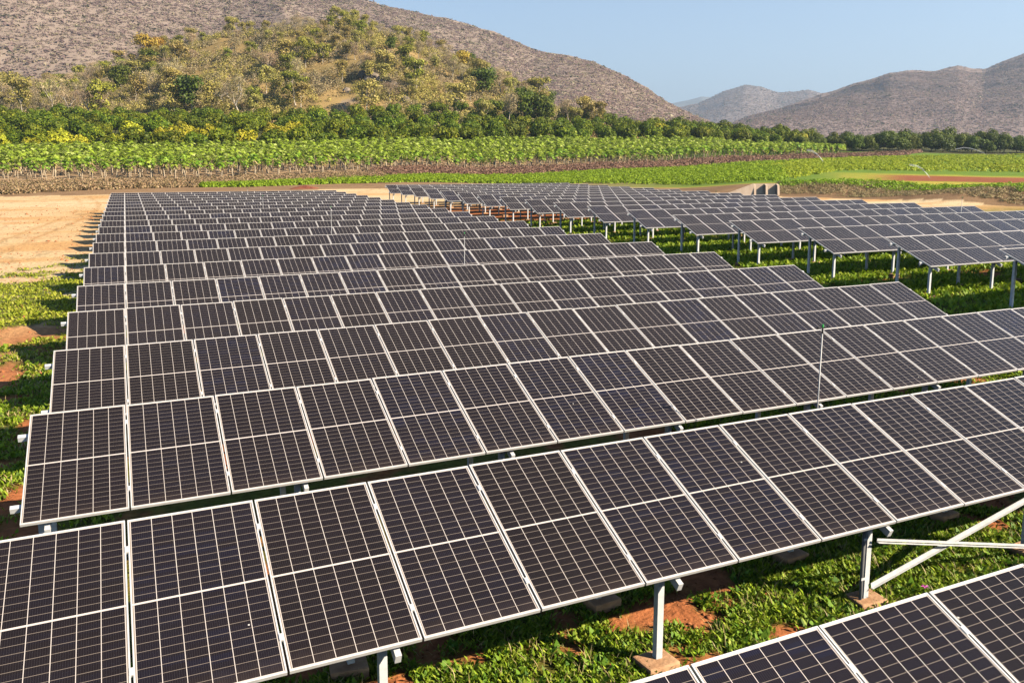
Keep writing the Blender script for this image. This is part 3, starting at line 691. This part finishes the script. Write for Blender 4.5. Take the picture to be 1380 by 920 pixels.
# papayas
m_pap = leafmat('papaya_leaves', [(.20, .33, .02), (.29, .45, .03), (.37, .52, .06), (.15, .25, .02), (.48, .60, .15)], trans=.3, objvar=.18)
m_papdry = leafmat('papaya_dry_leaves', [(.50, .40, .16), (.58, .46, .22), (.40, .40, .08), (.46, .33, .16)], trans=.25, objvar=.15)
m_papst = surf('papaya_stem', (.34, .26, .16), (.54, .43, .30), 3, rough=.85)
def papaya_arrays(rng, h=2.3, nl=20):
    tr = MB().tube([(0, 0, -.2), (rng.normal(0, .10), rng.normal(0, .10), h*.5), (rng.normal(0, .2), rng.normal(0, .2), h)], [.10, .08, .06], 6, cap=False)
    V = []; Fx = []
    for i in range(nl):
        az = i*2.4+rng.uniform(-.3, .3); el = rng.uniform(-.7, 1.2); L = rng.uniform(.5, .95)
        d = np.array([math.cos(az)*math.cos(el), math.sin(az)*math.cos(el), math.sin(el)]); c = np.array([0, 0, h])+d*L
        nrm = np.array([d[0]*.5, d[1]*.5, .9])+rng.normal(0, .25, 3); nrm /= np.linalg.norm(nrm)
        a = np.cross(nrm, [0.3, .9, .1]); a /= np.linalg.norm(a); b = np.cross(nrm, a); R_ = rng.uniform(.28, .44)
        o = len(V); V.append(c-nrm*.05); n = 10
        for k in range(n):
            t = 2*math.pi*k/n; r = R_*(1 if k % 2 == 0 else .5); V.append(c+(a*math.cos(t)+b*math.sin(t))*r-nrm*.09*(k % 2 == 0))
        for k in range(0, n, 2): Fx.append((o, o+1+(k-1) % n, o+1+k, o+1+(k+1) % n))
    dV, dF = blades(np.stack([rng.normal(0, .12, 16), rng.normal(0, .12, 16), rng.uniform(h-.5, h, 16)], 1), np.full(16, -.9), np.full(16, .10), 1.3, rng)
    return tr, (np.array(V), np.array(Fx)), (dV, dF)
PAP = []; PAPA = []
for i in range(6):
    rng_ = np.random.default_rng(200+i); tr, lv, dr = papaya_arrays(rng_, rng_.uniform(2.1, 2.6), 24)
    PAP.append((tr.mesh('trunk', m_papst, True), npmesh('leaf_crown', lv[0], lv[1], m_pap), npmesh('dry_leaves', dr[0], dr[1], m_papdry))); PAPA.append(lv)
rng = np.random.default_rng(300)
PU = np.array([-200, 0, 290, 520, 690, 900, 1050, 1140], float); PA = np.array([140, 139, 151, 168, 190, 216, 250, 292], float); PB = np.array([198, 198, 204, 224, 248, 274, 294, 304], float)
k = 0; bulk = []
for rr in range(24):
    f = rr/23.; u = -130.
    while u < 1136:
        s = np.interp(u, PU, PA+(PB-PA)*f)+rng.uniform(-.5, .5); q = np.interp(u, TU_all, Q_all); x, y = xy(s, q*s)
        if k < 296:
            if rng.uniform() > .09:
                zone = 'left end of' if u < 300 else ('middle of' if u < 720 else 'right end of')
                plant('papaya_plant', PAP[rng.integers(6)], float(x), float(y), rng.uniform(.72, 1.22), rng.uniform(0, 6.28), 'papaya plant with pale stem in the front rows at the %s the plantation' % zone, 'papaya', 'papaya plants in the front rows', ('trunk', 'leaf_crown', 'dry_leaves')); k += 1
        else: bulk.append((float(x), float(y), rng.uniform(.85, 1.25), rng.uniform(0, 6.28), rng.integers(6)))
        u += 2.3/s*F*rng.uniform(.85, 1.15)*.93
parts = []; B = np.array(bulk); Zb = ground(B[:, 0], B[:, 1])
for (x, y, sc, rz, vi), z in zip(bulk, Zb):
    V, Fx = PAPA[vi]; keep = slice(0, len(Fx)); c, s_n = math.cos(rz)*sc, math.sin(rz)*sc
    W = np.stack([V[:, 0]*c-V[:, 1]*s_n+x, V[:, 0]*s_n+V[:, 1]*c+y, V[:, 2]*sc+z], 1); parts.append((W, Fx))
V, Fx = merge(parts)
tag(obj('papaya_canopy', npmesh('papaya_canopy', V, Fx, m_pap)), 'unbroken green canopy of the papaya rows behind the front ones', 'papaya', kind='stuff')
# sparse stems below that canopy
sb = MB()
for (x, y, sc, rz, vi), z in list(zip(bulk, Zb))[:330]: sb.tube([(x, y, z-.2), (x+random.uniform(-.1, .1), y, z+2.3*sc)], [.12, .07], 4, cap=False)
tag(obj('papaya_stems', sb.mesh('papaya_stems', m_papst)), 'pale papaya stems standing in shade behind the front rows', 'papaya', kind='stuff')

# knoll trees
m_olive = leafmat('olive_leaves', [(.36, .31, .06), (.46, .39, .09), (.54, .44, .12), (.27, .25, .05), (.58, .46, .17)], trans=.35, objvar=.25)
m_tan = leafmat('bare_twigs', [(.46, .33, .18), (.56, .42, .24), (.38, .28, .15), (.64, .50, .31), (.42, .35, .13)], trans=.35, objvar=.25)
m_kgreen = leafmat('acacia_leaves', [(.20, .22, .025), (.30, .32, .035), (.39, .39, .05), (.15, .17, .02)], trans=.25, objvar=.25)
m_gold = leafmat('golden_leaves', [(.50, .32, .04), (.60, .42, .08), (.42, .24, .03)], trans=.3, objvar=.1)
def hill_tree(seed, h, rad, mat, per, leaf, flat, fork=.42, aspect=1., shell=.3, r0=.24, cr=.40):
    rng = np.random.default_rng(seed); m, tips = skeleton(rng, h, fork, 4, .95, 2, r0, .12)
    t = tips.copy(); t[:, 2] = t[:, 2]*(h*.86/t[:, 2].max()); sc = rad*.62/np.abs(t[:, :2]).max(); 
    k = h*.86/tips[:, 2].max(); sx = rad*.7/np.abs(tips[:, :2]).max()
    m.v = [(a*sx if c > 0 else a, b*sx if c > 0 else b, c*k if c > 0 else c) for a, b, c in m.v]
    tt = tips*np.array([sx, sx, k])
    low = tt[rng.integers(len(tt), size=len(tt)//2)]*np.array([.8, .8, 1]); low[:, 2] *= rng.uniform(.45, .8, len(low))
    tt = np.concatenate([tt, low])
    P, O = crown_points(rng, tt, rad*cr, int(per*.75), flat, shell)
    V, Fc = tri_scatter(P, leaf, up=.2, rng=rng, outward=O*1.5, aspect=aspect)
    return m.mesh('trunk', barkp, True), npmesh('crown', V, Fc, mat)
HT = {'olive': [hill_tree(400+i, 7.8, 3.1, m_olive, 95, .24, .8) for i in range(5)],
      'bare': [hill_tree(420+i, 7.0, 3.4, m_tan, 105, .34, .8, aspect=.16, shell=.1) for i in range(5)],
      'green': [hill_tree(440+i, 8.2, 3.4, m_kgreen, 110, .25, .65) for i in range(4)],
      'evergreen': [hill_tree(460+i, 7.5, 3.6, m_dark, 150, .28, .75, cr=.5) for i in range(3)],
      'gold': [hill_tree(470, 7.5, 4.2, m_gold, 120, .28, .7)]}
HL = {'olive': ('olive green thinly leaved tree on the slope of the knoll', 'olive thinly leaved trees on the knoll'),
      'bare': ('bare tan tree with dry twigs on the slope of the knoll', 'bare tan trees on the knoll'),
      'green': ('light green flat-topped tree on the slope of the knoll', 'light green trees on the knoll'),
      'evergreen': ('dark evergreen tree standing out on the knoll', 'dark evergreen trees on the knoll')}
rng = np.random.default_rng(500)
def knoll_tree(u, s, kind, sc, label=None, group=None):
    q = np.interp(u, TU_all, Q_all); x, y = xy(s, q*s); vs = HT[kind]
    lb, gr = HL.get(kind, (None, None))
    t = plant('hillside_tree', vs[rng.integers(len(vs))], float(x), float(y), sc, rng.uniform(0, 6.28), label or lb, 'tree', group if label else gr)
    return t
pts = []; n = 0; tries = 0
while n < 290 and tries < 12000:
    tries += 1; u = rng.uniform(-60, 800); f = rng.uniform(0, 1)**.75; s = 313+f*130
    if u > 745 and s > 345: continue
    q = np.interp(u, TU_all, Q_all); x, y = xy(s, q*s)
    bare_patch = 440 < u < 640 and f < .45 and rng.uniform() < .80
    if bare_patch: continue
    if fbm(np.array([x/16]), np.array([y/16]), 2, 80)[0] < .36: continue
    if any((x-a)**2+(y-b)**2 < 4.4**2 for a, b in pts): continue
    pts.append((x, y)); r = rng.uniform()
    kind = 'olive' if r < .42 else ('bare' if r < .82 else ('green' if r < .96 else 'evergreen'))
    if u > 600 and kind == 'green': kind = 'bare'
    knoll_tree(u, s, kind, rng.uniform(1.05, 1.9)*(1.0 if s < 380 else .68)); n += 1
for (u, s, k, sc, lb) in [(35, 322, 'olive', 1.1, 'pale olive tree at the far left foot of the knoll'), (75, 330, 'bare', 1.2, 'tall bare tree near the left end of the knoll'), (203, 412, 'gold', 1.0, 'large golden yellow tree on the upper left skyline of the knoll'), (220, 420, 'gold', .8, 'smaller golden tree just right of the larger golden one on the skyline'),
                          (624, 395, 'gold', .8, 'orange flowering tree on the right slope of the knoll'),
                          (708, 318, 'evergreen', 1.0, 'left one of two round dark green trees at the right foot of the knoll'), (724, 320, 'evergreen', .9, 'right one of two round dark green trees at the right foot of the knoll'),
                          (325, 316, 'bare', 1.35, 'white limbed umbrella tree above the orchard at the foot of the knoll'), (128, 314, 'bare', 1.2, 'pale trunked tree above the left orchard at the foot of the knoll'),
                          (262, 322, 'evergreen', 1.15, 'large dark evergreen low on the left face of the knoll'), (800, 330, 'olive', .9, 'lone pale tree rising behind the orchard right of the knoll')]:
    knoll_tree(u, s, k, sc*1.75, lb)
# undergrowth of the knoll
m_tuss = leafmat('dry_grass', [(.54, .40, .15), (.62, .47, .19), (.44, .35, .11), (.34, .30, .08), (.50, .33, .14)], trans=.25, objvar=0)
n = 15000; u = rng.uniform(-120, 830, n); s = rng.uniform(302, 448, n); q = np.interp(u, TU_all, Q_all); x, y = xy(s, q*s)
k = fbm(x/8, y/8, 3, 90) > .46; tufts('dry_grass', x[k], y[k], .9, .8, 12, .26, m_tuss, 'straw coloured dry grass and low brush covering the knoll', rng, cat='grass')
n = 11000; u = rng.uniform(-120, 790, n); s = rng.uniform(302, 448, n); q = np.interp(u, TU_all, Q_all); x, y = xy(s, q*s)
k = fbm(x/13, y/13, 3, 91) > .46; tufts('knoll_brush', x[k], y[k], 1.7, 2.6, 44, .30, m_olive, 'olive brush growing between the trees of the knoll', rng)
n = 10000; u = rng.uniform(-120, 790, n); s = rng.uniform(302, 448, n); q = np.interp(u, TU_all, Q_all); x, y = xy(s, q*s)
k = fbm(x/11, y/11, 3, 92) > .46; tufts('knoll_brush', x[k], y[k], 1.5, 3.2, 44, .28, m_tan, 'bare brown brush growing between the trees of the knoll', rng)
# rock outcrops
m_rock = surf('outcrop_rock', (.08, .065, .05), (.34, .27, .20), .9, rough=.95, bump=.5, bscale=2.5)
for i, (u, s, sc) in enumerate([(503, 356, 3.0), (516, 352, 2.4), (530, 350, 2.2), (548, 336, 1.6), (492, 362, 2.0), (240, 392, 1.8), (215, 398, 1.5), (470, 344, 1.3)]):
    q = np.interp(u, TU_all, Q_all); x, y = xy(s, q*s); rg = np.random.default_rng(600+i)
    import bmesh
    bm = bmesh.new(); bmesh.ops.create_icosphere(bm, subdivisions=3, radius=1)
    for v in bm.verts:
        c = v.co; k = .75+.7*float(fbm(np.array([c.x*1.7+i*3+c.z]), np.array([c.y*1.7-c.z*1.3]), 3, i)[0]); v.co = Vector((c.x*1.3*k, c.y*k, c.z*1.0*k))
    me = bpy.data.meshes.new('rock'); bm.to_mesh(me); bm.free(); me.materials.append(m_rock)
    o = obj('rock_outcrop', me, None, (float(x), float(y), gz(x, y)+.2*sc), (0, 0, rg.uniform(0, 6)), (sc, sc, sc))
    tag(o, 'grey rock outcrop on the bare slope of the knoll', 'rock', 'rock outcrops on the knoll')

# ------------------------------------------------------------------ mountains
def mountain(name, label, knots, s_base, s_ridge, vbase, c0, c1, disp, gsc, seed, du=3., rows=120, back=1.25):
    us = np.array([k[0] for k in knots], float); vs = np.array([k[1] for k in knots], float)
    U = np.arange(us[0], us[-1]+1, du); Vr = np.interp(U, us, vs)
    Q = np.array([qof(x) for x in U]); Zr = np.array([at(a, b, s_ridge)[2] for a, b in zip(U, Vr)])
    Zb = at(690, vbase, s_base)[2]
    T = np.linspace(0, back, rows); Sx = s_base+(s_ridge-s_base)*T
    QQ_, S_ = np.meshgrid(Q, Sx, indexing='ij'); TTm = np.broadcast_to(T, QQ_.shape)
    prof = np.where(TTm <= 1, np.sin(np.clip(TTm, 0, 1)*np.pi/2)**.95*.35+.65*TTm**1.1, 1-(TTm-1)*1.6)
    X, Y = xy(S_, QQ_*S_)
    Tl = QQ_*S_
    rid = 1-np.abs(2*fbm(Tl/gsc+.35*S_/gsc, S_/gsc/2.6, 4, seed)-1)
    rid2 = fbm(Tl/gsc*3, S_/gsc*2, 4, seed+9)
    env = np.clip(TTm/.15, 0, 1)*np.where(TTm <= 1, np.clip((1-TTm)/.22, .06, 1), 1)
    Z = Zb+(Zr[:, None]-Zb)*prof+disp*(rid-.62)*env*1.6+disp*.22*(rid2-.5)*env
    n, m = X.shape; i = np.arange(n*m).reshape(n, m)
    mt = surf(name+'_scrub', c0, c1, 1/(gsc*.45), rough=1, bump=disp*.03, bscale=1/(gsc*.06), detail=8)
    me = npmesh(name, np.stack([X.ravel(), Y.ravel(), Z.ravel()], 1), np.stack([i[:-1, :-1].ravel(), i[1:, :-1].ravel(), i[1:, 1:].ravel(), i[:-1, 1:].ravel()], 1), mt, True)
    tag(obj(name, me), label, kind='structure')
    def sample(uu, tt):
        a = np.clip((uu-us[0])/du, 0, n-1.001); b = np.clip(tt/back*(rows-1), 0, m-1.001); ai = a.astype(int); bi = b.astype(int); fa = a-ai; fb = b-bi
        def g(G): return (G[ai, bi]*(1-fa)+G[ai+1, bi]*fa)*(1-fb)+(G[ai, bi+1]*(1-fa)+G[ai+1, bi+1]*fa)*fb
        return np.stack([g(X), g(Y), g(Z)], 1)
    return sample
def hill_brush(sample, n, u0, u1, size, per, leaf, mats, name, label, seed, tmax=1.01):
    rng = np.random.default_rng(seed)
    for mi, (mat, frac, hs) in enumerate(mats):
        k = int(n*frac); P = sample(rng.uniform(u0, u1, k), rng.uniform(0.0, 1, k)**.85*tmax)
        sc = rng.gamma(6, 1/6., k)*size*hs
        th = rng.uniform(0, 6.28, (k, per)); ph = np.arccos(rng.uniform(0, 1, (k, per))); D = np.stack([np.cos(th)*np.sin(ph), np.sin(th)*np.sin(ph), np.cos(ph)], 2)
        PP = (P[:, None]+D*np.array([1.1, 1.1, .42])*sc[:, None, None]*rng.uniform(.6, 1, (k, per, 1))).reshape(-1, 3)
        V, Fc = tri_scatter(PP, leaf*np.repeat(sc, per)/size, up=1.0, rng=rng, outward=D.reshape(-1, 3)*.8)
        tag(obj(name, npmesh(name, V, Fc, mat)), label[mi], 'dry forest', kind='stuff')
m_mb = leafmat('bare_forest', [(.36, .265, .22), (.39, .29, .24), (.335, .25, .205), (.41, .315, .255)], trans=.5, objvar=0)
m_mb2 = leafmat('bare_forest_green', [(.15, .15, .08), (.20, .19, .10), (.13, .13, .08)], trans=.25, objvar=0)
m_mt = leafmat('bare_forest_tan', [(.42, .32, .21), (.48, .37, .24), (.36, .27, .18)], trans=.3, objvar=0)
big = mountain('mountain', 'big scrub covered mountain rising behind the knoll', [(-900, -330), (-400, -230), (0, -125), (200, -60), (440, -6), (485, 2), (560, 16), (600, 28), (640, 39), (680, 53), (720, 69), (760, 77), (800, 88), (840, 106), (870, 124), (900, 145), (930, 162), (960, 176), (1000, 190), (1060, 200)],
               560, 1150, 186, (.26, .195, .15), (.34, .26, .20), 13, 170, 700)
hill_brush(big, 72000, -150, 990, 1.9, 10, .66, [(m_mb, .62, 1.), (m_mt, .30, .95), (m_mb2, .035, 1.35)], 'mountain_forest', ['grey brown leafless forest over the big mountain', 'tan dry brush over the big mountain', 'dark evergreen bushes dotted over the big mountain'], 701)
rt = mountain('mountain', 'broad purple brown mountain on the right', [(900, 206), (960, 188), (985, 174), (1010, 163), (1048, 152), (1064, 146), (1110, 132), (1150, 119), (1172, 113), (1192, 104), (1215, 102), (1250, 101), (1283, 96), (1300, 100), (1318, 101), (1345, 88), (1380, 73), (1450, 45), (1600, 10), (1900, -20)],
              1300, 2300, 190, (.25, .18, .155), (.31, .23, .195), 30, 420, 720)
hill_brush(rt, 76000, 930, 1480, 2.5, 7, .95, [(m_mb, .80, 1.), (m_mt, .12, .9), (m_mb2, .06, 1.2)], 'mountain_forest', ['leafless forest over the right-hand mountain', 'tan dry brush over the right-hand mountain', 'dark bushes dotted over the right-hand mountain'], 721)
mid_ = mountain('mountain', 'double peaked blue grey mountain in the valley gap', [(700, 190), (860, 160), (905, 147), (940, 139), (975, 122), (1000, 115), (1020, 117), (1045, 125), (1065, 124), (1085, 121), (1108, 127), (1150, 141), (1210, 160), (1300, 190)],
              3200, 4700, 200, (.23, .18, .155), (.29, .23, .20), 50, 900, 730)
hill_brush(mid_, 14000, 860, 1150, 5, 7, 2.2, [(m_mb, .85, 1.), (m_mb2, .1, 1.1)], 'mountain_forest', ['forest over the double peaked far mountain', 'dark bushes over the double peaked far mountain'], 731)
mountain('mountain', 'farthest pale blue mountain at the end of the valley', [(600, 190), (820, 152), (880, 142), (905, 139), (925, 135), (943, 130), (955, 131), (975, 140), (1010, 152), (1080, 175)],
         7000, 9000, 205, (.15, .15, .13), (.22, .21, .18), 150, 1300, 740)
# lattice mast on the skyline
pm = big(np.array([464.]), np.array([1.0]))[0]
ms = empty('radio_mast', tuple(pm)); tag(ms, 'small red lattice mast on the skyline of the big mountain', 'mast')
mm = MB()
for a, b in ((-1, -1), (1, -1), (1, 1), (-1, 1)): mm.tube([(a*1.6, b*1.6, -2), (a*.4, b*.4, 17)], .22, 4)
for k in range(6):
    z0, z1 = k*2.8, k*2.8+2.8; w0, w1 = 1.6-1.2*z0/17, 1.6-1.2*z1/17
    for a, b, c, d in ((-1, -1, 1, -1), (1, -1, 1, 1), (1, 1, -1, 1), (-1, 1, -1, -1)): mm.tube([(a*w0, b*w0, z0), (c*w1, d*w1, z1)], .14, 4)
obj('lattice', mm.mesh('lattice', m_redp), ms)

# ------------------------------------------------------------------ irrigation jets in the right-hand fields
m_wat, nt, b = newmat('spray'); b.inputs['Base Color'].default_value = (.9, .93, .95, 1); b.inputs['Roughness'].default_value = .4
tp = N(nt, 'ShaderNodeBsdfTransparent'); mx = N(nt, 'ShaderNodeMixShader'); mx.inputs[0].default_value = .2
nt.links.new(tp.outputs[0], mx.inputs[1]); nt.links.new(b.outputs[0], mx.inputs[2]); nt.links.new(mx.outputs[0], nt.nodes['Material Output'].inputs[0])
def jet(pl, s, r0, r1, label):
    pp = [Vector(at(u, v, s)) for u, v in pl]; base = pp[0]
    m = MB().tube([p-base for p in pp], [r0+(r1-r0)*i/(len(pp)-1) for i in range(len(pp))], 6)
    t = empty('water_jet', tuple(base)); tag(t, label, 'water jet', 'irrigation jets over the right-hand fields')
    obj('spray', m.mesh('spray', m_wat, True), t)
jet([(1111, 220), (1106, 213), (1101, 208), (1095, 204), (1088, 202)], 215, .08, .25, 'thin white water jet arcing over the crop near the end of the papayas')
jet([(1254, 241), (1249, 234), (1243, 228), (1236, 224), (1226, 222)], 130, .05, .16, 'white water jet rising from the red soil strip at the right')
jet([(1327, 207), (1318, 203), (1308, 200), (1298, 199), (1288, 201)], 318, .08, .20, 'faint water jet against the dark trees at the far right')

# ------------------------------------------------------------------ haze
hz = MB().box(-9000, 16000, -400, 15000, -8, 1500); me = bpy.data.meshes.new('haze'); me.from_pydata(hz.v, [], hz.f)
m_hz = bpy.data.materials.new('haze'); m_hz.use_nodes = True; nt = m_hz.node_tree; nt.nodes.clear()
o_ = N(nt, 'ShaderNodeOutputMaterial'); pv = N(nt, 'ShaderNodeVolumePrincipled'); pv.inputs['Density'].default_value = 1.2e-4; pv.inputs['Color'].default_value = (.62, .80, 1, 1); pv.inputs['Anisotropy'].default_value = .2
nt.links.new(pv.outputs[0], o_.inputs['Volume']); me.materials.append(m_hz)
tag(obj('haze', me), 'thin blue valley haze', kind='stuff')
